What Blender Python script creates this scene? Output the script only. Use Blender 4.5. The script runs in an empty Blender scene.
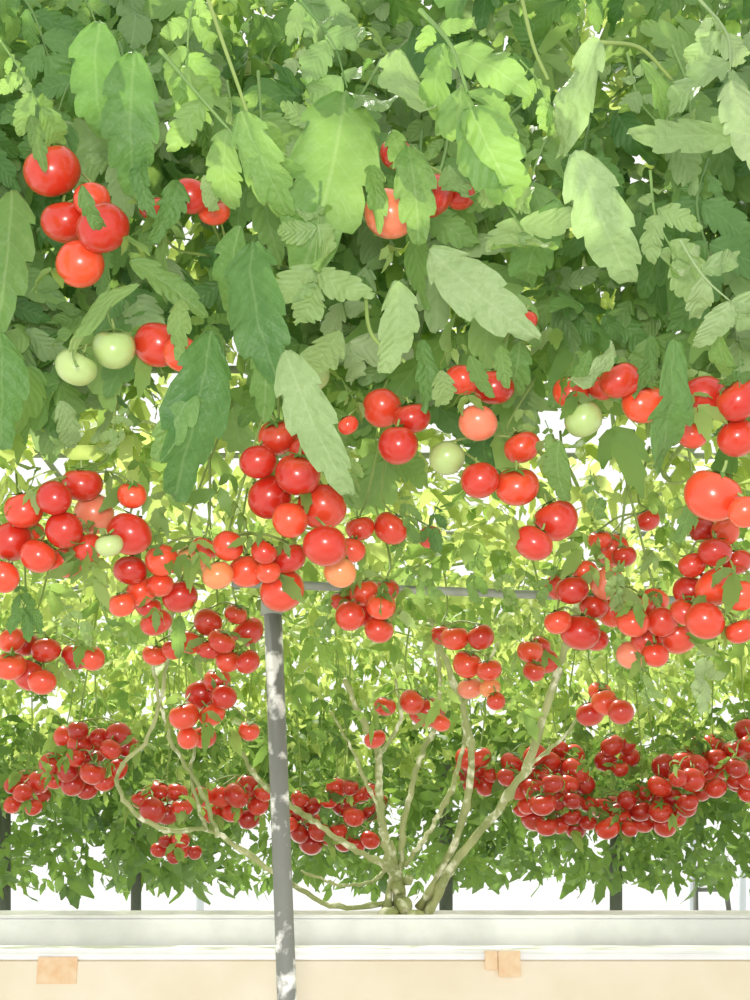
import bpy, math, random
import numpy as np
from mathutils import Vector, Matrix
random.seed(7); rng = np.random.default_rng(7)
S = bpy.context.scene; COL = S.collection
S.view_settings.view_transform = 'Standard'
F = 1300.0; CZ = 1.5; TH = math.atan(0.3)
CAM = Vector((0, 0, CZ)); FW = Vector((0, math.cos(TH), math.sin(TH))); UP = Vector((0, -math.sin(TH), math.cos(TH)))
def at(px, py, D):
    r = FW + Vector((1, 0, 0))*((px-375)/F) + UP*((500-py)/F)
    return CAM + r*(D/r.y)
def lin(c):
    return tuple((v/255/12.92 if v/255 <= .04045 else ((v/255+.055)/1.055)**2.4) for v in c) + (1,)

# ---------------------------------------------------------------- materials
class N:
    def __init__(s, name):
        s.m = bpy.data.materials.new(name); s.m.use_nodes = True
        s.t = s.m.node_tree; s.t.nodes.clear(); s.out = s.n('ShaderNodeOutputMaterial')
    def n(s, typ, **k):
        x = s.t.nodes.new(typ)
        for a, b in k.items(): setattr(x, a, b)
        return x
    def put(s, sock, v):
        if hasattr(v, 'is_output'): s.t.links.new(v, sock)
        else: sock.default_value = v
    def math(s, op, a, b=0.0, c=0.0):
        x = s.n('ShaderNodeMath', operation=op)
        for i, v in enumerate((a, b, c)): s.put(x.inputs[i], v)
        return x.outputs[0]
    def mix(s, f, a, b):
        x = s.n('ShaderNodeMix', data_type='RGBA')
        s.put(x.inputs[0], f); s.put(x.inputs[6], a); s.put(x.inputs[7], b)
        return x.outputs[2]
    def noise(s, scale, detail=3, vec=None):
        x = s.n('ShaderNodeTexNoise'); x.inputs['Scale'].default_value = scale; x.inputs['Detail'].default_value = detail
        if vec is None: vec = s.n('ShaderNodeTexCoord').outputs['Object']
        s.t.links.new(vec, x.inputs['Vector']); return x.outputs[0]
    def ramp(s, f, a, b):
        x = s.n('ShaderNodeMapRange'); x.clamp = True
        s.put(x.inputs[0], f); s.put(x.inputs[1], a); s.put(x.inputs[2], b); return x.outputs[0]
    def prin(s, col, rough=.5, bump=None, bs=.2, bd=.01, **k):
        p = s.n('ShaderNodeBsdfPrincipled'); s.put(p.inputs['Base Color'], col); s.put(p.inputs['Roughness'], rough)
        for a, b in k.items(): s.put(p.inputs[a.replace('_', ' ')], b)
        if bump is not None:
            b = s.n('ShaderNodeBump'); b.inputs['Strength'].default_value = bs; b.inputs['Distance'].default_value = bd
            s.t.links.new(bump, b.inputs['Height']); s.t.links.new(b.outputs[0], p.inputs['Normal'])
        return p.outputs[0]
    def done(s, sh): s.t.links.new(sh, s.out.inputs[0]); return s.m

def leaf_mat(name, dark, light, back, trans, tf=.35, rough=.52, veins=True):
    q = N(name)
    a = q.n('ShaderNodeAttribute', attribute_name='leafuv'); sp = q.n('ShaderNodeSeparateXYZ')
    q.t.links.new(a.outputs['Vector'], sp.inputs[0])
    tint = sp.outputs[2]
    rnd = q.n('ShaderNodeObjectInfo').outputs['Random']
    nz = q.noise(14, 3)
    f = q.math('ADD', q.math('MULTIPLY', tint, .6), q.math('ADD', q.math('MULTIPLY', nz, .35), q.math('MULTIPLY', rnd, .2)))
    c = q.mix(q.ramp(f, .1, 1.0), lin(dark), lin(light))
    bf = q.n('ShaderNodeNewGeometry').outputs['Backfacing']
    if veins:
        ax = q.math('ABSOLUTE', sp.outputs[0]); y = sp.outputs[1]
        mid = q.math('SUBTRACT', 1.0, q.ramp(ax, .003, .013))
        fr = q.math('FRACT', q.math('MULTIPLY', q.math('SUBTRACT', y, q.math('MULTIPLY', ax, 1.1)), 8.0))
        tri = q.math('ABSOLUTE', q.math('SUBTRACT', fr, .5)); side = q.ramp(tri, .43, .5)
        vein = q.math('MAXIMUM', mid, q.math('MULTIPLY', side, .5))
        c = q.mix(q.math('MULTIPLY', vein, .28), c, lin(back))
        c = q.mix(q.math('MULTIPLY', bf, .6), c, lin(back))
        hb = q.math('ADD', q.math('MULTIPLY', tri, -.6), q.math('MULTIPLY', nz, 1.6))
        p = q.prin(c, rough, bump=hb, bs=.5, bd=.008)
    else:
        c = q.mix(q.math('MULTIPLY', bf, .5), c, lin(back)); p = q.prin(c, rough)
    tr = q.n('ShaderNodeBsdfTranslucent'); q.put(tr.inputs[0], q.mix(.35, lin(trans), c))
    mx = q.n('ShaderNodeMixShader'); mx.inputs[0].default_value = tf
    q.t.links.new(p, mx.inputs[1]); q.t.links.new(tr.outputs[0], mx.inputs[2])
    return q.done(mx.outputs[0])
M = {}
M['leaf_dark'] = leaf_mat('dark leaf', (60, 106, 50), (112, 152, 84), (148, 174, 118), (150, 196, 82), .36)
M['leaf_mid'] = leaf_mat('mid leaf', (86, 132, 66), (148, 182, 108), (172, 196, 142), (182, 216, 100), .44)
M['leaf_pale'] = leaf_mat('pale leaf', (116, 152, 94), (168, 190, 138), (184, 202, 158), (182, 212, 118), .38)
M['leaf_sun'] = leaf_mat('sun-tinted leaf', (122, 154, 68), (210, 222, 148), (198, 212, 146), (216, 232, 120), .53, veins=False)  # brighter yellow-green leaf copy, sunlight painted into its colour
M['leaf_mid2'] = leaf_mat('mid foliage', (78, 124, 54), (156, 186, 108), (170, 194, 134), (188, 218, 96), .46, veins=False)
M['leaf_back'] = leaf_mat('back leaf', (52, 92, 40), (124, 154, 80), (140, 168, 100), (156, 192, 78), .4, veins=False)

def fruit_mat(name, a, b, top, rough=.3):
    q = N(name); rnd = q.n('ShaderNodeObjectInfo').outputs['Random']
    tc = q.n('ShaderNodeTexCoord').outputs['Object']; sp = q.n('ShaderNodeSeparateXYZ'); q.t.links.new(tc, sp.inputs[0])
    c = q.mix(q.math('POWER', rnd, 1.2), lin(a), lin(b))
    f = q.math('ADD', q.ramp(sp.outputs[2], .2, 1.0), q.math('MULTIPLY', q.noise(1.6, 2), .35))
    c = q.mix(q.math('MULTIPLY', f, .6), c, lin(top))
    return q.done(q.prin(c, rough, Coat_Weight=.5, Coat_Roughness=.12))
M['r'] = fruit_mat('ripe tomato skin', (182, 22, 18), (234, 82, 48), (228, 96, 48))
M['d'] = fruit_mat('deep red tomato skin', (166, 20, 18), (222, 58, 36), (210, 68, 38))
M['o'] = fruit_mat('orange tomato skin', (234, 130, 78), (240, 160, 98), (235, 195, 130))
M['g'] = fruit_mat('green tomato skin', (172, 194, 122), (186, 200, 134), (145, 175, 95))
M['p'] = fruit_mat('pinkish tomato skin', (226, 112, 84), (232, 136, 106), (228, 165, 115))
q = N('calyx green'); M['calyx'] = q.done(q.prin(q.mix(q.noise(6), lin((70, 120, 45)), lin((120, 160, 70))), .6))
q = N('vine stem'); M['stem'] = q.done(q.prin(q.mix(q.noise(9), lin((110, 138, 62)), lin((160, 178, 104))), .55))
q = N('woody branch')
nz = q.noise(24, 6); n2 = q.noise(9, 3)
c = q.mix(q.ramp(n2, .3, .7), lin((138, 148, 92)), lin((182, 184, 132)))
c = q.mix(q.ramp(nz, .53, .65), c, lin((232, 230, 204))); M['wood'] = q.done(q.prin(c, .6, bump=nz, bs=.8, bd=.014))  # pale noise flecks are highlights painted into the bark colour
q = N('worn grey paint')
nz = q.noise(11, 5); n2 = q.noise(34, 4)
c = q.mix(q.noise(5), lin((104, 108, 102)), lin((146, 148, 140)))
M['pole'] = q.done(q.prin(q.mix(q.ramp(q.math('ADD', nz, q.math('MULTIPLY', n2, .3)), .70, .77), c, lin((246, 245, 238))), .5, bump=n2, bs=.3, bd=.004))
q = N('galvanised bar'); M['bar'] = q.done(q.prin(q.mix(q.noise(20), lin((112, 120, 108)), lin((176, 182, 166))), .5))
q = N('dark post'); M['post'] = q.done(q.prin(q.mix(q.noise(12), lin((74, 80, 72)), lin((112, 116, 106))), .6))
q = N('pale post'); M['ppost'] = q.done(q.prin(q.mix(q.noise(8), lin((180, 190, 195)), lin((215, 220, 222))), .6))
q = N('white trough')
nz = q.noise(5, 7); M['trough'] = q.done(q.prin(q.mix(q.ramp(nz, .35, .62), lin((222, 222, 222)), lin((250, 250, 250))), .6, bump=nz, bs=.3))
q = N('growing medium'); nz = q.noise(60, 5); M['soil'] = q.done(q.prin(q.mix(nz, lin((190, 188, 176)), lin((236, 236, 230))), .9, bump=nz, bs=.8))
q = N('white cap'); M['cap'] = q.done(q.prin(q.mix(q.ramp(q.noise(6, 5), .35, .65), lin((234, 234, 234)), lin((250, 250, 250))), .5))
q = N('cream wall'); nz = q.noise(5, 3)
M['cream'] = q.done(q.prin(q.mix(q.ramp(nz, .3, .7), lin((226, 212, 184)), lin((236, 226, 206))), .7))
q = N('tan tile'); M['tan'] = q.done(q.prin(q.mix(q.ramp(q.noise(30), .35, .65), lin((226, 184, 140)), lin((234, 208, 172))), .6))
q = N('concrete'); nz = q.noise(4, 6); M['floor'] = q.done(q.prin(q.mix(nz, lin((200, 199, 196)), lin((232, 231, 228))), .85, bump=nz))

# ---------------------------------------------------------------- mesh helpers
def mk(name, V, Fc, mat, parent=None, uv=None, mi=None, smooth=True):
    me = bpy.data.meshes.new(name)
    if isinstance(Fc, np.ndarray):
        me.vertices.add(len(V)); me.vertices.foreach_set('co', np.asarray(V, dtype=np.float32).ravel())
        nf = len(Fc); me.loops.add(nf*4); me.polygons.add(nf)
        me.loops.foreach_set('vertex_index', Fc.astype(np.int32).ravel())
        me.polygons.foreach_set('loop_start', np.arange(0, nf*4, 4, dtype=np.int32))
        me.update(calc_edges=True)
    else: me.from_pydata([tuple(v) for v in V], [], [tuple(f) for f in Fc])
    mats = mat if isinstance(mat, list) else [mat]
    for m in mats: me.materials.append(m)
    if uv is not None:
        at_ = me.attributes.new('leafuv', 'FLOAT_VECTOR', 'POINT'); at_.data.foreach_set('vector', np.asarray(uv, dtype=np.float32).ravel())
    if mi is not None: me.polygons.foreach_set('material_index', np.asarray(mi, dtype=np.int32))
    me.polygons.foreach_set('use_smooth', np.full(len(me.polygons), smooth))
    me.update()
    o = bpy.data.objects.new(name, me); COL.objects.link(o)
    if parent: o.parent = parent
    return o
def catmull(P, n=6):
    P = [Vector(p) for p in P]; Q = [P[0]*2-P[1]] + P + [P[-1]*2-P[-2]]; out = []
    for i in range(1, len(Q)-2):
        a, b, c, d = Q[i-1:i+3]
        for k in range(n):
            t = k/n
            out.append(.5*((2*b)+(c-a)*t+(2*a-5*b+4*c-d)*t*t+(3*b-a-3*c+d)*t**3))
    return out+[P[-1]]
def tube(P, r0, r1, ns=8, bumpy=0):
    V = []; Fc = []; n = len(P); side = None
    for i, p in enumerate(P):
        t = (P[min(i+1, n-1)]-P[max(i-1, 0)]).normalized()
        if side is None: side = t.orthogonal().normalized()
        side = (side-t*side.dot(t)).normalized(); b = t.cross(side)
        r = r0+(r1-r0)*i/(n-1); r *= 1+bumpy*(random.random()-.5)
        if bumpy and random.random() < .13: r *= 1.4
        for k in range(ns):
            a = 2*math.pi*k/ns; rk = r*(1+bumpy*.4*(random.random()-.5)); V.append(p+side*math.cos(a)*rk+b*math.sin(a)*rk)
    for i in range(n-1):
        for k in range(ns):
            k2 = (k+1) % ns; Fc.append((i*ns+k, i*ns+k2, (i+1)*ns+k2, (i+1)*ns+k))
    V.append(P[0]); V.append(P[-1]); a = len(V)-2
    for k in range(ns):
        k2 = (k+1) % ns; Fc.append((a, k2, k)); Fc.append((a+1, (n-1)*ns+k, (n-1)*ns+k2))
    return V, Fc
def join(parts):
    V = []; Fc = []
    for v, f in parts:
        o = len(V); V += v; Fc += [tuple(i+o for i in g) for g in f]
    return V, Fc
def bbox(x0, x1, y0, y1, z0, z1, bev=.008):
    import bmesh
    bm = bmesh.new(); bmesh.ops.create_cube(bm, size=1)
    for v in bm.verts:
        v.co = Vector(((x0+x1)/2+v.co.x*(x1-x0), (y0+y1)/2+v.co.y*(y1-y0), (z0+z1)/2+v.co.z*(z1-z0)))
    if bev: bmesh.ops.bevel(bm, geom=list(bm.edges), offset=bev, segments=2, affect='EDGES')
    bm.verts.index_update(); V = [v.co.copy() for v in bm.verts]; Fc = [tuple(v.index for v in f.verts) for f in bm.faces]
    bm.free(); return V, Fc
def blob(c, r, sq=(1, 1, 1)):
    V = []; Fc = []; nu, nv = 14, 9; ph0 = random.random()*6
    for j in range(nv+1):
        for i in range(nu):
            a = 2*math.pi*i/nu; p = math.pi*j/nv; k = 1+.15*math.sin(3*a+ph0)*math.sin(p*2)
            V.append(Vector(c)+Vector((math.sin(p)*math.cos(a)*sq[0], math.sin(p)*math.sin(a)*sq[1], math.cos(p)*sq[2]))*r*k)
    for j in range(nv):
        for i in range(nu):
            i2 = (i+1) % nu; Fc.append((j*nu+i, (j+1)*nu+i, (j+1)*nu+i2, j*nu+i2))
    return V, Fc
def tag(o, label, cat, group=None):
    o['label'] = label; o['category'] = cat
    if group: o['group'] = group
def empty(name, loc, label, cat, group=None):
    o = bpy.data.objects.new(name, None); COL.objects.link(o); o.location = loc; tag(o, label, cat, group)
    return o

# ---------------------------------------------------------------- leaves
def leaflet(teeth=5, cols=5, wid=.24, curl=1.0, fold=.25, seed=0, fine=True, dep=(.15, .45)):
    r = random.Random(seed)
    br = sorted([(i+r.uniform(-.25, .25))/teeth if 0 < i < teeth else i/teeth for i in range(teeth+1)])
    depth = [r.uniform(*dep) for _ in range(teeth)]
    tt = []
    for i in range(teeth):
        a, b = br[i], br[i+1]; fs = (.06, .3, .7, .97) if fine else (.1, .92)
        for f in fs: tt.append((a+(b-a)*f, math.sin(f*2.2)/.95 if fine else f, depth[i]))
    tt = [(0.0, .5, 0)]+tt+[(1.0, .5, 0)]
    us = np.linspace(-1, 1, cols); V = []; UV = []
    ph = r.random()*6; bend = r.uniform(-.25, .25); twist = r.uniform(-.8, .8); k = max(curl, .05); wav = r.uniform(.02, .06)
    for t, f, dp in tt:
        w = wid*2.2*(t**.5)*((1-t)**.8) if 0 < t < 1 else .004
        y0 = math.sin(k*t)/k; z0 = -(1-math.cos(k*t))/k; ca, sa = math.cos(k*t), -math.sin(k*t); tw = twist*t
        for u in us:
            s = (1-dp*(1-min(f, 1))) if abs(u) > .9 and 0 < t < .97 else 1
            x = u*w*s; h = fold*abs(x)+wav*math.sin(ph+t*12+u*1.5)*abs(u)-1.1*x*x+.4*wav*math.sin(ph*2+t*19)
            dy = .04*f*abs(u)**3 if t < .98 else 0
            xx = x*math.cos(tw)-h*math.sin(tw); hh = x*math.sin(tw)+h*math.cos(tw)
            V.append((xx+bend*t*t, y0+dy*ca-hh*sa, z0+dy*sa+hh*ca)); UV.append((x, t, 0))
    nr = len(tt); Fc = []
    for i in range(nr-1):
        for j in range(cols-1):
            a = i*cols+j; Fc.append((a, a+1, a+cols+1, a+cols))
    return np.array(V), np.array(Fc), np.array(UV)
def frame(d, n):
    d = d/np.linalg.norm(d, axis=-1, keepdims=True)
    n = n-(n*d).sum(-1, keepdims=True)*d; n = n/np.linalg.norm(n, axis=-1, keepdims=True)
    s = np.cross(d, n); return np.stack([s, d, n], axis=-1)
def inst(base, R, T, sc, tint):
    V, Fc, UV = base; K = len(T); nv = len(V)
    W = np.einsum('kij,vj->kvi', R, V)*sc[:, None, None]+T[:, None, :]
    FF = Fc[None]+np.arange(K)[:, None, None]*nv
    U = np.repeat(UV[None], K, 0).copy(); U[:, :, 2] = tint[:, None]
    return W.reshape(-1, 3), FF.reshape(-1, 4), U.reshape(-1, 3)
def compound(seed):
    r = random.Random(seed); VV = []; FF = []; UU = []; off = 0
    def add(V, Fc, U):
        nonlocal off
        VV.append(V); FF.append(Fc+off); UU.append(U); off += len(V)
    rl = .6; bx = r.uniform(-.08, .08); pts = [Vector((0, 0, 0)), Vector((bx, rl*.5, .05)), Vector((0, rl, 0))]
    tv, tf = tube(catmull(pts, 5), .011, .005, 6)
    tf = [f for f in tf if len(f) == 4]
    add(np.array([tuple(v) for v in tv]), np.array(tf), np.tile([0, .5, .8], (len(tv), 1)))
    items = [(rl, r.uniform(-12, 12), .5, 0)]
    for y, l in ((.14, .2), (.27, .40), (.5, .44)):
        for s in (-1, 1): items.append((y+r.uniform(-.04, .04), s*r.uniform(35, 70), l*r.uniform(.75, 1.15), bx*.7))
    for i, (y, ang, l, x0) in enumerate(items):
        a = math.radians(ang); d = np.array([[math.sin(a), math.cos(a), r.uniform(-.6, .1)]])
        n = np.array([[r.uniform(-.6, .6), r.uniform(-.4, .4), 1]])
        b = leaflet(5, 5, r.uniform(.22, .28), r.uniform(.4, 1.8), r.uniform(.1, .5), seed*17+i)
        add(*inst(b, frame(d, n), np.array([[x0*(1-abs(y/rl-.5)*2), y, .03]]), np.array([l]), np.array([r.random()])))
    return np.concatenate(VV), np.concatenate(FF), np.concatenate(UU)

# ================================================================ SETTING
fl = mk('floor', *bbox(-8, 8, -3, 14, -.1, 0, 0), M['floor']); fl['kind'] = 'structure'
tz = at(400, 916, 3.6).z; cz = at(400, 949, 3.35).z
tr = empty('planter_trough', (0, 4.1, 0), 'long white planter trough holding the trunk of the tomato tree', 'planter')
p = [bbox(-3, 3, 3.6, 3.66, 0, tz), bbox(-3, 3, 4.54, 4.6, 0, tz), bbox(-3, -2.94, 3.66, 4.54, 0, tz), bbox(2.94, 3, 3.66, 4.54, 0, tz)]
def loc(VF, o): return [Vector(v)-o for v in VF[0]], VF[1]
mk('trough_body', *loc(join(p), Vector((0, 4.1, 0))), M['trough'], tr, smooth=False)
mk('growing_medium', *loc(bbox(-2.94, 2.94, 3.66, 4.54, .2, tz-.03), Vector((0, 4.1, 0))), M['soil'], tr, smooth=False)
mk('rim', *loc(bbox(-3.01, 3.01, 3.596, 3.67, tz-.006, tz+.002, .003), Vector((0, 4.1, 0))), M['trough'], tr, smooth=False)
lw = empty('low_wall', (0, 3.4, 0), 'low cream wall with a white cap in front of the trough', 'wall')
o34 = Vector((0, 3.4, 0))
mk('wall_body', *loc(bbox(-3, 3, 3.3, 3.57, 0, cz-.018), o34), M['cream'], lw, smooth=False)
mk('wall_cap', *loc(bbox(-3.01, 3.01, 3.292, 3.58, cz-.022, cz, .009), o34), M['cap'], lw, smooth=False)
for (x0, x1, y0, y1, yy) in ((38, 76, 957, 984, 3.297), (498, 521, 951, 977, 3.288), (485, 498, 951, 970, 3.288)):
    a = at(x0, y0, yy); b = at(x1, y1, yy)
    mk('tile', *loc(bbox(a.x, b.x, yy, 3.31, b.z, min(a.z, cz-.001), .001), o34), M['tan'], lw, smooth=False)

# ================================================================ POLES
def pole(name, x0, y0, xb, yb, D, w, mat, label, ztop=None, group=None):
    a = at(x0, y0, D); b = at(xb, yb, D); t = (0-b.z)/(a.z-b.z); bs = b+(a-b)*t
    if ztop: a = b+(a-b)*((ztop-b.z)/(a.z-b.z))
    r = empty(name, bs, label, 'pole', group)
    rad = w/2/F*D
    mk('shaft', *tube([Vector((0, 0, .01)), (a-bs)*.5, a-bs], rad, rad, 20), mat, r)
    mk('base_plate', *bbox(-rad*1.8, rad*1.8, -rad*1.8, rad*1.8, 0, .012, .003), mat, r, smooth=False)
    return r, a, rad
pr, ptop, prad = pole('metal_pole', 272, 590, 287, 1000, 2.5, 18.5, M['pole'], 'grey metal pole with worn white paint standing nearest, before the low wall')
V, Fc = tube([(ptop-Vector(pr.location))-Vector((0, 0, .05)), ptop-Vector(pr.location)+Vector((0, 0, .004))], prad*1.2, prad*1.2, 20)
mk('collar', V, Fc, M['bar'], pr)
for x, w, lb in ((5, 11, 'dark post behind the trough at the far left edge'), (136, 10, 'dark post behind the trough left of the near metal pole'),
                 (446, 13, 'dark post directly behind the tomato tree trunk'), (616, 12, 'dark post behind the trough under the dense right tomatoes')):
    pole('support_post', x, 700, x, 910, 5.4, w, M['post'], lb, ztop=CZ+.5)
for x, w, lb in ((200, 8, 'pale distant post between the dark post and near pole'), (692, 7, 'pale distant post at the right, left one of two'), (742, 8, 'pale distant post at the right, right one of two')):
    pole('distant_post', x, 700, x, 910, 8.5, w, M['ppost'], lb, ztop=CZ+.6)
fb = at(712, 905, 7.2); ft = at(712, 868, 7.2); fr_ = empty('work_trestle', (fb.x, 7.2, 0), 'small dark metal trestle standing far behind the trough at right', 'trestle')
hh = ft.z; fw_ = .075
for s in (-1, 1): mk('leg', *tube([Vector((s*fw_*2.4, 0, 0)), Vector((s*fw_*1.6, 0, hh*.5)), Vector((s*fw_, 0, hh))], .014, .014, 8), M['post'], fr_)
for z in (hh, hh-.11): mk('crossbar', *tube([Vector((-fw_*1.1, 0, z)), Vector((0, 0, z)), Vector((fw_*1.1, 0, z))], .012, .012, 8), M['post'], fr_)

# ================================================================ TRELLIS
te = empty('trellis', (0, 3, 0), 'grey metal overhead trellis bars carrying the tomato vines', 'trellis')
def bar(a, b, r, nm='crossbar'):
    V, Fc = tube([a, (a+b)/2, b], r, r, 10); mk(nm, [v-Vector((0, 3, 0)) for v in V], Fc, M['bar'], te)
zt = ptop.z+.01
bar(Vector((-.28, 2.48, zt)), Vector((.62, 2.64, zt)), .009)
for D in (2.7, 3.3, 4.1, 4.9): bar(Vector((-2.6, D, CZ+1.12)), Vector((2.6, D+.03, CZ+1.12)), .009)
for x in (-1.7, -.9, .85, 1.7): bar(Vector((x, 2.6, CZ+1.13)), Vector((x, 5.6, CZ+1.13)), .008, 'long_bar')

# ================================================================ TOMATOES
C = []
def cl(place, D, *t): C.append((place, D, list(t)))
def mass(place, D, cx, cy, rx, ry, n, d, rot=0):
    pts = []; tries = 0
    while len(pts) < n and tries < 6000:
        tries += 1
        u, v = random.uniform(-1, 1), random.uniform(-1, 1)
        if u*u+v*v > 1: continue
        a = math.radians(rot); x = cx+u*rx*math.cos(a)-v*ry*math.sin(a); y = cy+u*rx*math.sin(a)+v*ry*math.cos(a)
        if all((x-q[0])**2+(y-q[1])**2 > (d*.58)**2 for q in pts): pts.append((x, y, d*random.uniform(.75, 1.15)))
    C.append((place, D, [q+('d',) for q in pts]))
r_, o_, g_, p_ = 'r', 'o', 'g', 'p'
cl('the highest left cluster', 1.75, (52,170,56,r_), (66,222,50,r_), (103,228,54,r_), (80,264,48,r_), (92,200,38,r_))
cl('the trio right of highest left cluster', 1.82, (190,196,38,r_), (214,212,32,r_), (153,208,28,r_))
cl('the leaf-covered pair at upper left', 1.82, (157,345,48,r_), (182,354,38,r_))
cl('the pale pair at upper left', 1.8, (76,367,42,g_), (114,348,46,g_))
cl('the high centre cluster', 1.75, (390,214,52,p_), (430,196,48,r_), (460,196,32,r_), (396,154,32,r_))
cl('the foliage above the centre right', 1.85, (525,320,26,r_))
cl('the leaf shade above pole clusters', 1.9, (312,375,36,g_))
cl('the trio hanging at upper centre', 1.9, (382,408,42,r_), (412,418,38,r_), (398,445,43,r_), (348,425,22,r_))
cl('the leafy group right of centre', 1.85, (462,380,34,r_), (494,386,44,r_), (478,423,39,p_))
cl('the string below the leafy group', 1.95, (522,447,38,r_), (480,480,39,r_), (517,486,45,r_), (533,543,41,r_), (556,520,45,r_), (447,458,36,g_))
cl('the row left of long dark leaf', 1.85, (571,392,36,r_), (583,419,39,g_), (620,380,42,r_), (643,403,44,r_), (602,388,28,r_))
cl('the group at upper right edge', 1.8, (705,398,46,r_), (738,400,46,r_), (738,438,42,r_), (692,435,32,r_))
cl('the spot below upper right group', 1.65, (713,495,58,r_), (745,512,34,r_))
cl('the tight cluster above metal pole', 1.95, (278,437,40,r_), (258,462,38,r_), (298,474,46,r_), (270,497,46,r_), (322,507,50,r_), (290,520,38,r_), (331,458,32,r_), (325,546,46,r_), (306,452,34,r_))
cl('the fruit at metal pole top', 2.05, (247,571,38,r_), (282,590,46,r_), (288,558,36,r_), (340,572,34,o_), (228,546,32,r_), (218,575,32,o_), (264,552,28,r_), (268,572,26,r_))
cl('the loose fruit right of pole cluster', 2.2, (360,528,30,r_), (352,550,28,r_), (391,528,36,r_), (430,537,24,r_))
cl('the big cluster at left edge', 1.95, (82,484,42,r_), (94,514,43,p_), (129,534,46,r_), (109,545,28,g_), (64,530,38,r_), (24,510,40,r_), (12,541,44,r_), (38,556,38,r_), (66,562,36,r_), (3,577,34,r_), (54,498,36,r_), (132,495,30,r_), (88,548,32,r_), (30,535,30,r_))
cl('the cluster between left edge and pole', 2.15, (162,560,34,r_), (130,570,34,r_), (141,591,32,r_), (180,597,36,r_), (122,604,28,r_), (193,559,34,o_), (156,622,32,r_), (205,548,28,r_), (160,585,28,r_), (148,606,26,r_))
cl('the low clump at left edge', 2.6, (12,640,28,r_), (30,675,34,r_), (46,650,30,r_), (10,666,32,r_), (42,682,28,r_), (76,656,30,r_), (92,658,26,r_), (25,643,28,r_))
cl('the chain hanging left of pole', 2.7, (155,655,26,r_), (208,622,30,r_), (222,641,28,r_), (248,632,34,r_), (228,660,26,r_), (248,662,26,r_), (190,642,26,r_), (236,614,24,r_), (172,650,22,r_), (208,650,24,r_))
cl('the tapering chain beside the pole', 2.8, (217,680,28,r_), (201,695,32,r_), (184,716,30,r_), (212,714,28,r_), (204,737,26,r_), (188,738,24,r_), (224,697,26,r_), (249,731,22,r_))
cl('the compact clump right of pole', 2.45, (365,593,32,r_), (381,606,30,r_), (350,616,32,r_), (379,629,30,r_), (342,601,24,r_), (387,590,24,r_), (362,614,26,r_))
cl('the clump above the trunk branches', 2.9, (455,638,30,r_), (481,637,28,r_), (467,664,30,r_), (489,670,26,r_), (470,688,26,p_), (496,701,20,r_), (441,635,22,r_), (490,688,22,o_))
cl('the fruit between the trunk branches', 3.2, (427,711,38,r_), (385,706,22,r_), (375,739,22,r_), (412,702,26,r_), (440,722,22,r_))
cl('the clump at right branch tip', 3.0, (530,651,26,r_), (546,661,26,r_), (534,671,22,r_), (541,645,20,r_))
cl('the gap above the right clusters', 2.4, (648,520,25,r_), (612,550,36,r_), (624,556,26,r_), (600,540,24,r_))
cl('left clump of the right cluster', 2.35, (572,590,34,r_), (580,632,40,r_), (558,622,30,r_), (594,606,30,r_), (607,583,36,p_), (558,588,28,r_), (612,612,32,r_), (585,572,26,r_), (596,640,26,r_))
cl('middle clump of the right cluster', 2.3, (632,655,32,p_), (633,622,34,r_), (647,640,32,r_), (655,600,28,r_), (662,622,32,r_), (678,635,40,r_), (655,655,28,r_), (640,605,28,r_), (622,600,24,r_))
cl('the clump at the right edge', 2.1, (690,592,34,r_), (705,621,40,r_), (715,587,42,r_), (741,596,34,r_), (715,552,34,r_), (740,631,30,r_), (737,562,30,r_), (692,565,28,r_), (685,612,30,r_), (703,530,28,r_), (725,532,28,r_))
cl('the little clump under right cluster', 3.2, (590,714,28,r_), (605,702,28,r_), (621,712,26,r_), (600,692,24,r_))
mass('the far-left row', 3.8, 97, 740, 32, 13, 10, 24, 8)
mass('the far-left bunch', 3.8, 82, 774, 36, 17, 12, 24)
mass('the far bunch at left edge', 4.2, 28, 794, 24, 15, 9, 22)
mass('the bunch inside the curved branch', 3.9, 166, 802, 26, 11, 7, 25)
mass('the lowest clump left of pole', 4.2, 177, 848, 22, 9, 8, 19)
mass('the far bunch left of pole', 4.1, 236, 803, 36, 19, 13, 24)
mass('the far bunch right of pole', 4.4, 306, 822, 16, 26, 8, 22)
mass('the far bunch left of trunk', 4.3, 354, 800, 26, 18, 12, 22)
mass('the low bunch beside the trunk', 4.4, 352, 838, 26, 9, 5, 19)
mass('the far bunch right of trunk', 4.3, 478, 768, 15, 20, 8, 22)
mass('the dense far heap', 4.2, 547, 778, 42, 30, 25, 25)
mass('the low dense heap', 4.3, 580, 814, 62, 17, 24, 24)
mass('the bunch above the dense heap', 4.3, 617, 757, 18, 16, 7, 23)
mass('the low far heap at right', 4.3, 648, 812, 40, 19, 19, 23)
mass('the far heap near right edge', 4.2, 700, 772, 48, 27, 25, 24, -20)
mass('the bunch at right edge', 4.2, 747, 765, 12, 40, 8, 24)

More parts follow.
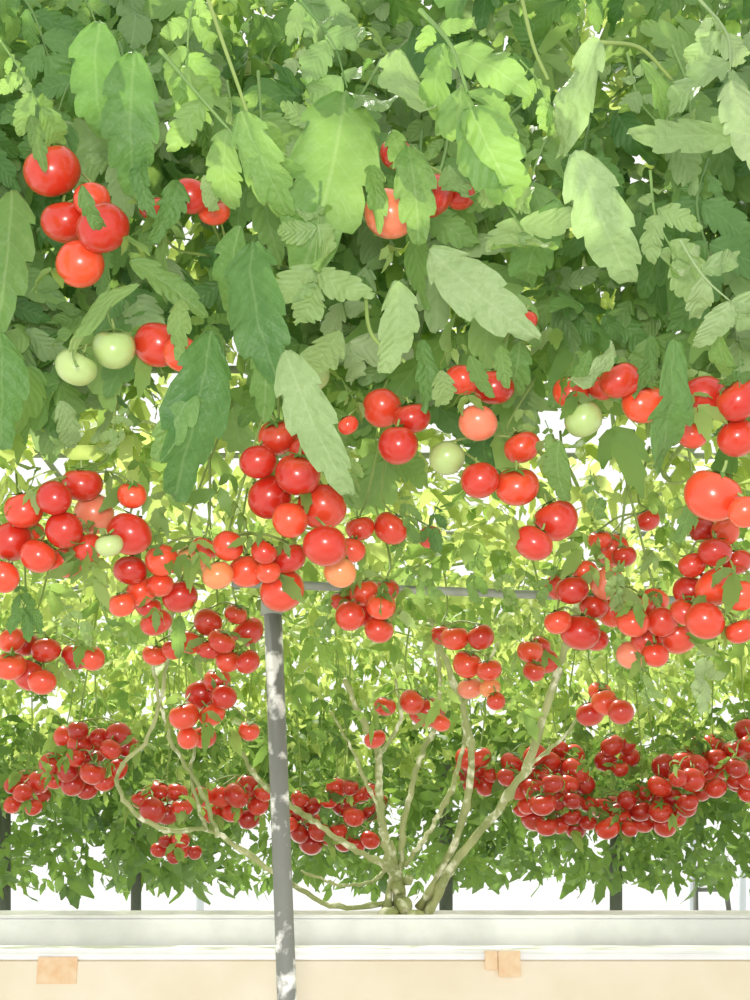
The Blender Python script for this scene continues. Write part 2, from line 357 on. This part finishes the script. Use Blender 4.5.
def lathe_tomato(seed):
    r = random.Random(seed); V = []; Fc = []; nu, nv = 28, 18; k = r.choice([5, 6, 7]); rb = r.uniform(.008, .04)
    ax = r.uniform(.92, 1.06); ph1 = r.random()*6
    for j in range(nv+1):
        ph = math.pi*j/nv
        for i in range(nu):
            a = 2*math.pi*i/nu; s = math.sin(ph); zz = math.cos(ph)
            rr = s*(1+rb*math.cos(k*a)*max(0, zz+.3)+.025*math.cos(2*a+ph1)*zz)
            z = zz*.9
            if zz > .6: z -= .18*((zz-.6)/.4)**2
            if zz < -.97: z += .015
            V.append(Vector((rr*math.cos(a)*ax, rr*math.sin(a), z)))
    for j in range(nv):
        for i in range(nu):
            i2 = (i+1) % nu; Fc.append((j*nu+i, (j+1)*nu+i, (j+1)*nu+i2, j*nu+i2))
    return V, Fc
def calyx_mesh(seed):
    r = random.Random(seed); V = []; Fc = []
    for s in range(5):
        a = 2*math.pi*s/5+r.uniform(-.2, .2); d = Vector((math.cos(a), math.sin(a), 0)); e = Vector((-d.y, d.x, 0)); o = len(V)
        L = r.uniform(.55, .8); curl = r.uniform(.0, .35)
        for t, w in ((0, .09), (.3, .13), (.65, .09), (1, .012)):
            c = d*(L*t)+Vector((0, 0, .77+.06*math.sin(t*3)-(.22*t*t)+curl*t*t))
            V += [c-e*w, c+Vector((0, 0, .02)), c+e*w]
        for k in range(3):
            for m in range(2): b = o+k*3+m; Fc.append((b, b+1, b+4, b+3))
    return V, Fc
TM = {}
for kd in 'rogpd':
    TM[kd] = []
    for s in range(5):
        o = mk('tomato', *lathe_tomato(s), M[kd]); TM[kd].append(o.data); bpy.data.objects.remove(o)
CM = []
for s in range(3):
    o = mk('calyx', *calyx_mesh(s), M['calyx']); CM.append(o.data); bpy.data.objects.remove(o)
o = mk('stem', *tube(catmull([Vector((0, 0, .72)), Vector((.02, .03, 1.0)), Vector((.1, .0, 1.25))], 3), .07, .055, 7), M['stem']); SM = o.data; bpy.data.objects.remove(o)

T = []
for ci, (pl, D, L) in enumerate(C):
    for (x, y, d, k) in L: T.append([x, y, D+random.uniform(-.03, .03)*D/2, d, k, ci])
n = len(T); Ray = np.array([list((at(t[0], t[1], 1.0)-CAM)) for t in T]); Ds = np.array([t[2] for t in T]); dpx = np.array([t[3] for t in T])
dep = Ray@np.array(FW)
for it in range(160):
    P = Ray*Ds[:, None]; R = dpx/2/F*dep*Ds
    dist = np.linalg.norm(P[:, None]-P[None], axis=2)+np.eye(n)*9
    ov = .98*(R[:, None]+R[None])-dist
    if ov.max() < .0005: break
    push = np.where(ov > 0, ov, 0)*np.sign(Ds[:, None]-Ds[None]+1e-6*(np.arange(n)[:, None]-np.arange(n)[None]))
    Ds = Ds+np.clip(push.sum(1), -.02, .02)*.6
P = Ray*Ds[:, None]+np.array(CAM); R = dpx/2/F*dep*Ds
ORD = ['leftmost', 'second from left', 'third from left', 'fourth from left', 'fifth from left', 'sixth from left', 'seventh from left', 'eighth from left']
def ordn(i, m):
    if m == 1: return 'the only one'
    if i < (m+1)//2: return ORD[i]
    return ORD[m-1-i].replace('left', 'right')
labels = [None]*n; KN = {'r': 'red', 'o': 'orange', 'g': 'pale green', 'p': 'pinkish', 'd': 'deep-red'}
for ci, (pl, D, L) in enumerate(C):
    for k in 'rogpd':
        ids = [i for i in range(n) if T[i][5] == ci and T[i][4] == k]
        m = len(ids)
        if not m: continue
        if m <= 7: rows = [('', ids)]
        elif m <= 14:
            s = sorted(ids, key=lambda i: T[i][1]); h = m//2; rows = [('upper row of ', s[:h]), ('lower row of ', s[h:])]
        else:
            s = sorted(ids, key=lambda i: T[i][1]); h = m//3; rows = [('upper row of ', s[:h]), ('middle row of ', s[h:2*h]), ('lower row of ', s[2*h:])]
        for nm, rr in rows:
            rr = sorted(rr, key=lambda i: T[i][0])
            for q_, i in enumerate(rr): labels[i] = f"{KN[k]} tomato, {ordn(q_, len(rr))}, in {nm}{pl}"
for i in range(n):
    ci = T[i][5]
    o = bpy.data.objects.new('tomato', random.choice(TM[T[i][4]])); COL.objects.link(o)
    o.location = P[i]; s = R[i]; o.scale = (s, s, s*random.uniform(.9, 1.05))
    o.rotation_euler = (random.uniform(-.7, .5), random.uniform(-.6, .6), random.uniform(0, 6.28))
    tag(o, labels[i], 'tomato', 'tomatoes in '+C[ci][0])
    c = bpy.data.objects.new('calyx', random.choice(CM)); COL.objects.link(c); c.parent = o
    if dpx[i] >= 26:
        c = bpy.data.objects.new('stem', SM); COL.objects.link(c); c.parent = o

# ================================================================ TOMATO TREE
base = at(400, 914, 4.0); base.z = tz-.03
tree = empty('tomato_tree', base, 'sprawling tomato tree with pale branching trunk and hanging leafy canopy', 'tomato plant')
def child(name, VF, mat, **k):
    return mk(name, [Vector(v)-base for v in VF[0]], VF[1], mat, tree, **k)
def path(pts, n=7, wob=0.0):
    L = catmull([at(*p) for p in pts], n)
    return [p+Vector((random.uniform(-wob, wob), random.uniform(-wob, wob), random.uniform(-wob, wob))) for p in L]
child('trunk', join([tube(path([(402,926,4.0), (401,905,4.0), (398,888,4.0), (394,866,4.0), (388,842,4.0)], 5, .003), .028, .013, 14, .35),
                     tube(path([(420,924,4.0), (430,905,4.0), (442,884,4.0), (455,862,4.0)], 5, .002), .015, .011, 12, .35),
                     tube(path([(384,926,3.97), (388,900,3.98), (392,875,4.0)], 5, .002), .014, .009, 12, .35),
                     blob(at(388,913,3.95), .024, (1.3, 1, .7)), blob(at(404,906,3.96), .025), blob(at(416,915,3.94), .021, (1.3, 1, .7)), blob(at(398,888,3.97), .02), blob(at(408,880,3.98), .015)]), M['wood'])
BR = [([(398,895,4.0), (386,845,3.98), (379,795,3.95), (377,750,3.9), (360,715,3.85), (345,680,3.8)], 4.6, 2.8),
      ([(400,885,4.0), (404,825,4.0), (418,765,3.98), (434,728,3.95), (440,690,3.9), (436,640,3.85)], 3.4, 2.1),
      ([(428,914,3.98), (455,862,3.93), (492,818,3.86), (526,768,3.78), (546,710,3.7), (563,652,3.62), (580,600,3.55)], 4.3, 3.4),
      ([(420,908,4.0), (458,835,3.92), (471,765,3.85), (462,705,3.8), (442,652,3.75), (428,610,3.7)], 3.7, 2.7),
      ([(404,866,4.0), (430,830,4.0), (450,792,4.0), (463,745,4.0), (465,690,4.0)], 2.8, 2.0),
      ([(398,872,4.0), (352,848,3.92), (312,820,3.85), (288,803,3.8), (255,775,3.75), (230,730,3.7)], 3.2, 2.2),
      ([(395,904,4.0), (330,905,3.88), (268,868,3.75), (215,833,3.62), (160,828,3.5), (124,800,3.4), (120,768,3.38), (148,738,3.35), (163,690,3.3), (172,625,3.25), (180,570,3.25)], 2.3, 1.6),
      ([(218,836,3.62), (200,790,3.6), (172,742,3.55), (160,700,3.5), (150,650,3.45)], 2.1, 1.4),
      ([(205,830,3.6), (190,770,3.6), (205,730,3.6), (235,700,3.6)], 1.8, 1.2),
      ([(377,760,3.9), (400,720,3.85), (395,680,3.85)], 2.1, 1.4),
      ([(462,705,3.8), (478,680,3.75), (500,640,3.7)], 2.1, 1.5),
      ([(384,820,3.96), (365,780,3.92), (350,745,3.88), (330,710,3.85)], 1.9, 1.2),
      ([(392,860,4.0), (375,880,3.95), (340,885,3.9), (300,870,3.85)], 1.9, 1.2),
      ([(526,768,3.78), (560,740,3.72), (600,690,3.7)], 1.9, 1.2)]
for pts, a, b in BR:
    child('branch', tube(path(pts, 8, .004), a/F*4, b/F*3.7, 10, .3), M['wood'])
for ci in range(len(C)):
    ids = [i for i in range(n) if T[i][5] == ci]; parts = []
    for i in ids:
        top = Vector(P[i])+Vector((0, 0, R[i]*.9)); best = None
        for j in ids:
            if j != i and P[j][2] > P[i][2]+.01:
                dd = np.linalg.norm(P[j]-P[i])
                if dd < .2 and (best is None or dd < best[0]): best = (dd, j)
        if best:
            j = best[1]; e = Vector(P[j])+Vector((0, R[j]*1.0, R[j]*.9))
            parts.append(tube(catmull([top, (top+e)/2+Vector((0, .02, .015)), e], 4), .0020, .0023, 6))
        else:
            h = max(CZ+.86-top.z, .06); yy = max(.08, 2.12-top.y)
            e = top+Vector((random.uniform(-.06, .06), yy, h))
            parts.append(tube(catmull([top, top+Vector((random.uniform(-.02, .02), yy*.6, h*.25)), e], 5), .0020, .0026, 6))
    child('fruit_stem', join(parts), M['stem'])
for k in range(30):
    x = random.uniform(-2, 2); y = random.uniform(2.3, 5.2); z = CZ+random.uniform(.86, .98); a = random.uniform(0, 6.28); pts = []
    for s in range(6):
        pts.append(Vector((x, y, z+random.uniform(-.04, .04)))); a += random.uniform(-.5, .5)
        x += .3*math.cos(a); y = max(2.3, y+.3*math.sin(a))
    child('vine', tube(catmull(pts, 5), .006, .004, 7), M['stem'])
for pts in ([(205,-10,1.6), (222,40,1.6), (243,100,1.62), (258,150,1.65)], [(520,-10,1.6), (533,45,1.6), (548,80,1.6)], [(100,690,4.2), (118,735,4.2), (120,768,4.2)],
            [(600,42,1.55), (640,48,1.6), (672,80,1.65)], [(365,290,1.7), (372,335,1.65), (405,362,1.65)]):
    child('vine', tube(path(pts), .003, .0026, 7), M['stem'])

def tmpl(fn, mat):
    V, Fc, U = fn; o = mk('leaf', V, Fc, M[mat], uv=U); d = o.data; bpy.data.objects.remove(o); return d
LT = {}
for mt in ('dark', 'mid', 'pale'):
    LT[mt] = {'c': [tmpl(compound(s+{'dark': 0, 'mid': 10, 'pale': 20}[mt]), 'leaf_'+mt) for s in range(5)], 's': []}
    for s in range(5):
        b = leaflet(4, 9, random.uniform(.19, .24), random.uniform(.7, 1.6), random.uniform(.15, .45), 50+s+ord(mt[0]), dep=(.22, .45))
        b[2][:, 2] = random.random(); LT[mt]['s'].append(tmpl(b, 'leaf_'+mt))
def leaf(x0, y0, x1, y1, D, mt, kind='c', dD=0.0, wide=1.0, flip=False):
    a = at(x0, y0, D); b = at(x1, y1, D+dD); d = b-a; L = d.length
    nn = Vector((random.uniform(-.6, .6), -1, random.uniform(-.2, .7)))
    if flip: nn = -nn
    Rm = frame(np.array(d)[None], np.array(nn)[None])[0]
    Mx = Matrix([list(r) for r in Rm]).to_4x4()
    o = bpy.data.objects.new('leaf', random.choice(LT[mt][kind])); COL.objects.link(o); o.parent = tree
    o.matrix_local = Matrix.Translation(a-base) @ Mx @ Matrix.Diagonal((L*wide, L*1.12, L, 1))
    return o
HAND = [(100,20,78,135,1.6,'dark','s',1.4), (135,50,118,185,1.58,'dark','s',1.2), (160,50,290,200,1.62,'mid','c',1.1), (212,330,185,490,1.6,'dark','s',1.0), (252,240,240,360,1.62,'dark','s',1.1), (272,300,262,415,1.62,'mid','s',1.0), (196,380,165,450,1.62,'mid','s',1.0),
        (240,225,210,330,1.66,'mid','s',1.1), (140,285,20,325,1.6,'mid','s',.8), (0,330,8,430,1.6,'dark','s',1.2), (285,350,325,475,1.58,'pale','s',.8), (320,180,310,330,1.66,'mid','c',1.1),
        (420,10,500,165,1.55,'mid','c',1.2), (400,50,396,145,1.6,'mid','s',1.1), (345,90,330,240,1.65,'mid','s',1.2), (430,250,510,330,1.62,'pale','s',1.1), (395,280,415,370,1.6,'mid','s',1.2),
        (575,150,628,290,1.5,'pale','s',1.0), (600,40,545,150,1.52,'pale','s',.9), (640,60,700,120,1.6,'mid','s',1.3), (610,340,606,410,1.6,'pale','s',.8), (672,340,682,485,1.6,'dark','s',1.0),
        (680,240,765,340,1.6,'pale','c',1.2), (650,170,690,300,1.65,'mid','c',1.1), (750,130,630,150,1.6,'mid','s',1.2), (560,440,545,500,1.8,'mid','s',1.2), (420,340,440,400,1.75,'dark','s',1.1),
        (440,370,452,420,1.75,'mid','s',1.1), (520,340,515,420,1.8,'mid','s',1.1), (0,40,60,140,1.65,'mid','c',1.1), (12,190,8,300,1.7,'mid','s',1.1), (240,110,282,215,1.55,'mid','s',1.0),
        (300,0,370,130,1.62,'dark','c',1.1), (480,150,545,270,1.66,'mid','c',1.1), (560,200,500,300,1.68,'dark','s',1.2), (700,0,745,130,1.62,'pale','c',1.1), (200,-20,180,110,1.63,'mid','c',1.1),
        (130,400,110,455,1.85,'mid','c',1), (60,400,80,455,1.9,'pale','s',1.1), (165,235,150,300,1.78,'mid','s',1.0), (130,260,200,300,1.72,'mid','s',1.0), (340,330,300,400,1.75,'mid','s',1.1),
        (180,180,172,225,1.7,'dark','s',1.0), (520,60,560,130,1.6,'mid','c',1.1), (650,335,655,398,1.72,'dark','s',1.1), (720,330,712,390,1.7,'mid','s',1.2),
        (110,285,98,325,1.7,'mid','s',.8), (140,150,132,205,1.66,'dark','s',1.0), (180,300,176,340,1.7,'mid','s',.9), (408,145,424,222,1.62,'mid','s',1.1),
        (340,440,350,500,1.85,'mid','c',1.0), (545,420,560,470,1.85,'mid','c',1), (470,355,485,400,1.75,'mid','s',1.1), (620,560,615,610,2.2,'mid','c',1),
        (150,520,160,560,2.0,'mid','c',1), (105,590,110,640,2.2,'mid','c',1), (20,580,30,630,2.2,'dark','c',1), (180,615,175,660,2.5,'mid','s',1), (700,640,705,700,2.5,'pale','c',1),
        (640,660,650,710,2.6,'mid','c',1), (560,560,540,600,2.25,'mid','c',1), (400,490,415,540,2.1,'mid','c',1), (440,500,430,550,2.1,'dark','c',1), (330,590,325,640,2.4,'mid','c',1),
        (690,500,688,545,1.9,'mid','s',1), (590,470,600,520,2.1,'mid','c',1), (500,560,510,610,2.5,'mid','c',1), (60,600,90,640,2.4,'mid','c',1), (448,165,458,222,1.64,'dark','s',1.2),
        (204,175,218,225,1.7,'mid','s',.8), (590,350,575,395,1.72,'mid','s',.9), (740,350,742,420,1.68,'dark','c',1), (500,345,505,385,1.7,'mid','s',1.1),
        (400,560,440,600,2.4,'mid','c',1), (82,185,92,240,1.64,'dark','s',.9), (30,115,40,155,1.66,'mid','s',1.0), (480,545,470,600,2.4,'mid','c',1), (392,130,402,175,1.64,'mid','s',1.1), (372,165,380,205,1.64,'mid','s',1.0)]
for h in HAND: leaf(h[0], h[1], h[2], h[3], h[4], h[5], h[6], random.uniform(-.06, .08), h[7], random.random() < .25)
for cnt in range(100-len(HAND)):
    x = -20+cnt*36+random.uniform(-10, 10); y = random.uniform(-60, 60)+(100 if x > 200 else 0)
    L = random.uniform(110, 160); a = math.radians(random.gauss(90, 25)); D = random.uniform(1.9, 2.0)
    leaf(x, y, x+L*math.cos(a), y+L*math.sin(a), D, random.choice(['dark', 'mid', 'mid']), 'c', random.uniform(-.04, .08), 1.1, random.random() < .3)

def groups(n, box, dz, lrange, nbias, zpow=1.0):
    x = rng.uniform(box[0], box[1], n); y = rng.uniform(box[2], box[3], n); z = box[4]+(box[5]-box[4])*rng.random(n)**zpow
    az = rng.uniform(0, 2*np.pi, n); dzv = rng.uniform(dz[0], dz[1], n)
    d = np.stack([np.cos(az), np.sin(az), dzv], 1); nn = rng.normal(0, .5, (n, 3))+np.array(nbias)
    return np.stack([x, y, z], 1), d, nn, rng.uniform(lrange[0], lrange[1], n)
bases = [leaflet(3, 3, .25, [.3, .8, 1.3, 1.8, 1.0][s], .3, s, False) for s in range(5)]
fbases = [leaflet(4, 5, .26, [.4, .9, 1.4, 1.7, 1.1, .7][s], .3, 90+s, dep=(.2, .45)) for s in range(6)]
VV = []; FF = []; UU = []; MI = []; off = 0
def emit(p, d, nn, l, mi, fine=False):
    global off
    R0 = frame(d, nn); K = len(p); B = fbases if fine else bases
    tn = rng.random(K)
    for (yy, ang, ll) in ((.25, -58, .36), (.25, 60, .36), (.55, -52, .42), (.55, 55, .42), (.62, 0, .52)):
        a = np.radians(ang+rng.normal(0, 14, K)); loc_d = np.stack([np.sin(a), np.cos(a), rng.uniform(-.6, .2, K)], 1)
        loc_n = np.stack([rng.normal(0, .4, K), rng.normal(0, .4, K), np.ones(K)], 1)
        Rw = R0@frame(loc_d, loc_n)
        T0 = p+R0[:, :, 1]*(l*yy)[:, None]; sc = l*ll*1.15*rng.uniform(.7, 1.2, K); ti = np.clip(tn+rng.normal(0, .25, K), 0, 1)
        if fine:
            pick = rng.integers(len(B), size=K)
            sets = [(b, np.where(pick == b)[0]) for b in range(len(B))]
        else: sets = [(rng.integers(len(B)), np.arange(K))]
        for b, ix in sets:
            if not len(ix): continue
            W, f, u = inst(B[b], Rw[ix], T0[ix], sc[ix], ti[ix])
            VV.append(W); FF.append(f+off); UU.append(u); MI.append(np.full(len(f), mi)); off += len(W)
Z = CZ
emit(*groups(2800, (-2.6, 2.6, 2.7, 5.4, Z+.78, Z+1.05), (-.9, .3), (.09, .17), (0, 0, 1)), 0)      # canopy, sunlight painted into the leaf colour
emit(*groups(700, (-2.6, 2.6, 2.7, 5.4, Z+.66, Z+.9), (-1.5, -.1), (.09, .16), (0, -.4, .6)), 1)
emit(*groups(360, (-1.5, 1.5, 2.1, 2.45, Z+.96, Z+1.95), (-2.2, -.2), (.20, .32), (0, -.9, .4)), 3, True)   # broad-leaved front curtain
emit(*groups(120, (-1.5, 1.5, 2.05, 2.4, Z+.98, Z+1.9), (-2.2, -.2), (.20, .32), (0, -.9, .4)), 4, True)
emit(*groups(200, (-1.5, 1.5, 2.05, 2.4, Z+1.02, Z+2.0), (-2.2, -.2), (.2, .30), (0, -.9, .4)), 5, True)
emit(*groups(380, (-1.6, 1.6, 2.1, 2.6, Z+.84, Z+2.0), (-1.8, .1), (.12, .20), (0, -.6, .6)), 1)
emit(*groups(750, (-1.7, 1.7, 2.4, 2.9, Z+.88, Z+2.4), (-1.5, .1), (.14, .24), (0, -.6, .6)), 0)
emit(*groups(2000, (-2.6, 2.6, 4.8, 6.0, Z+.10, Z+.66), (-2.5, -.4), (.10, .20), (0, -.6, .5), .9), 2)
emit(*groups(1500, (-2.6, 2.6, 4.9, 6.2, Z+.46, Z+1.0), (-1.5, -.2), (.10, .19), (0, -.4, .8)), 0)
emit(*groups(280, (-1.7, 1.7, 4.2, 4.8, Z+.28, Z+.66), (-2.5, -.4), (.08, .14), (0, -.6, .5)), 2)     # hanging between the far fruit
idx = rng.choice(n, 250, replace=False)
gp = groups(250, (0, 1, 0, 1, 0, 1), (-2.2, -.3), (.06, .11), (0, -.6, .5))
gp[0][:] = P[idx]+np.stack([rng.normal(0, .03, 250), rng.uniform(-.035, .045, 250), rng.uniform(.02, .09, 250)], 1)
emit(*gp, 1)
V = np.concatenate(VV)-np.array(base)
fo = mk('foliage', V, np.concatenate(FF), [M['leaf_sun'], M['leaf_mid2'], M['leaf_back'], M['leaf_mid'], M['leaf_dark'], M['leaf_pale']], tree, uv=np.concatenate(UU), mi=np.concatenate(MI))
fo['kind'] = 'stuff'

# ================================================================ LIGHT
w = bpy.data.worlds.new('World'); S.world = w; w.use_nodes = True
bg = w.node_tree.nodes['Background']; bg.inputs[0].default_value = (1, 1, .98, 1); bg.inputs[1].default_value = 1.12
L = bpy.data.lights.new('sun', 'SUN'); L.energy = 6.0; L.color = (1, .98, .92); L.angle = math.radians(3)
o = bpy.data.objects.new('sun', L); COL.objects.link(o); o.rotation_euler = Vector((.25, -.55, -1)).to_track_quat('-Z', 'Y').to_euler()
L = bpy.data.lights.new('camera_flash', 'AREA'); L.energy = 30; L.size = .22; L.color = (1, .97, .92)
o = bpy.data.objects.new('camera_flash', L); COL.objects.link(o); o.location = (-.05, -.05, CZ+.18); o.rotation_euler = (math.pi/2+TH, 0, 0)
cd = bpy.data.cameras.new('camera'); cd.sensor_fit = 'VERTICAL'; cd.sensor_height = 24; cd.lens = 24*F/1000
cam = bpy.data.objects.new('camera', cd); COL.objects.link(cam); cam.location = CAM; cam.rotation_euler = (math.pi/2+TH, 0, 0)
S.camera = cam
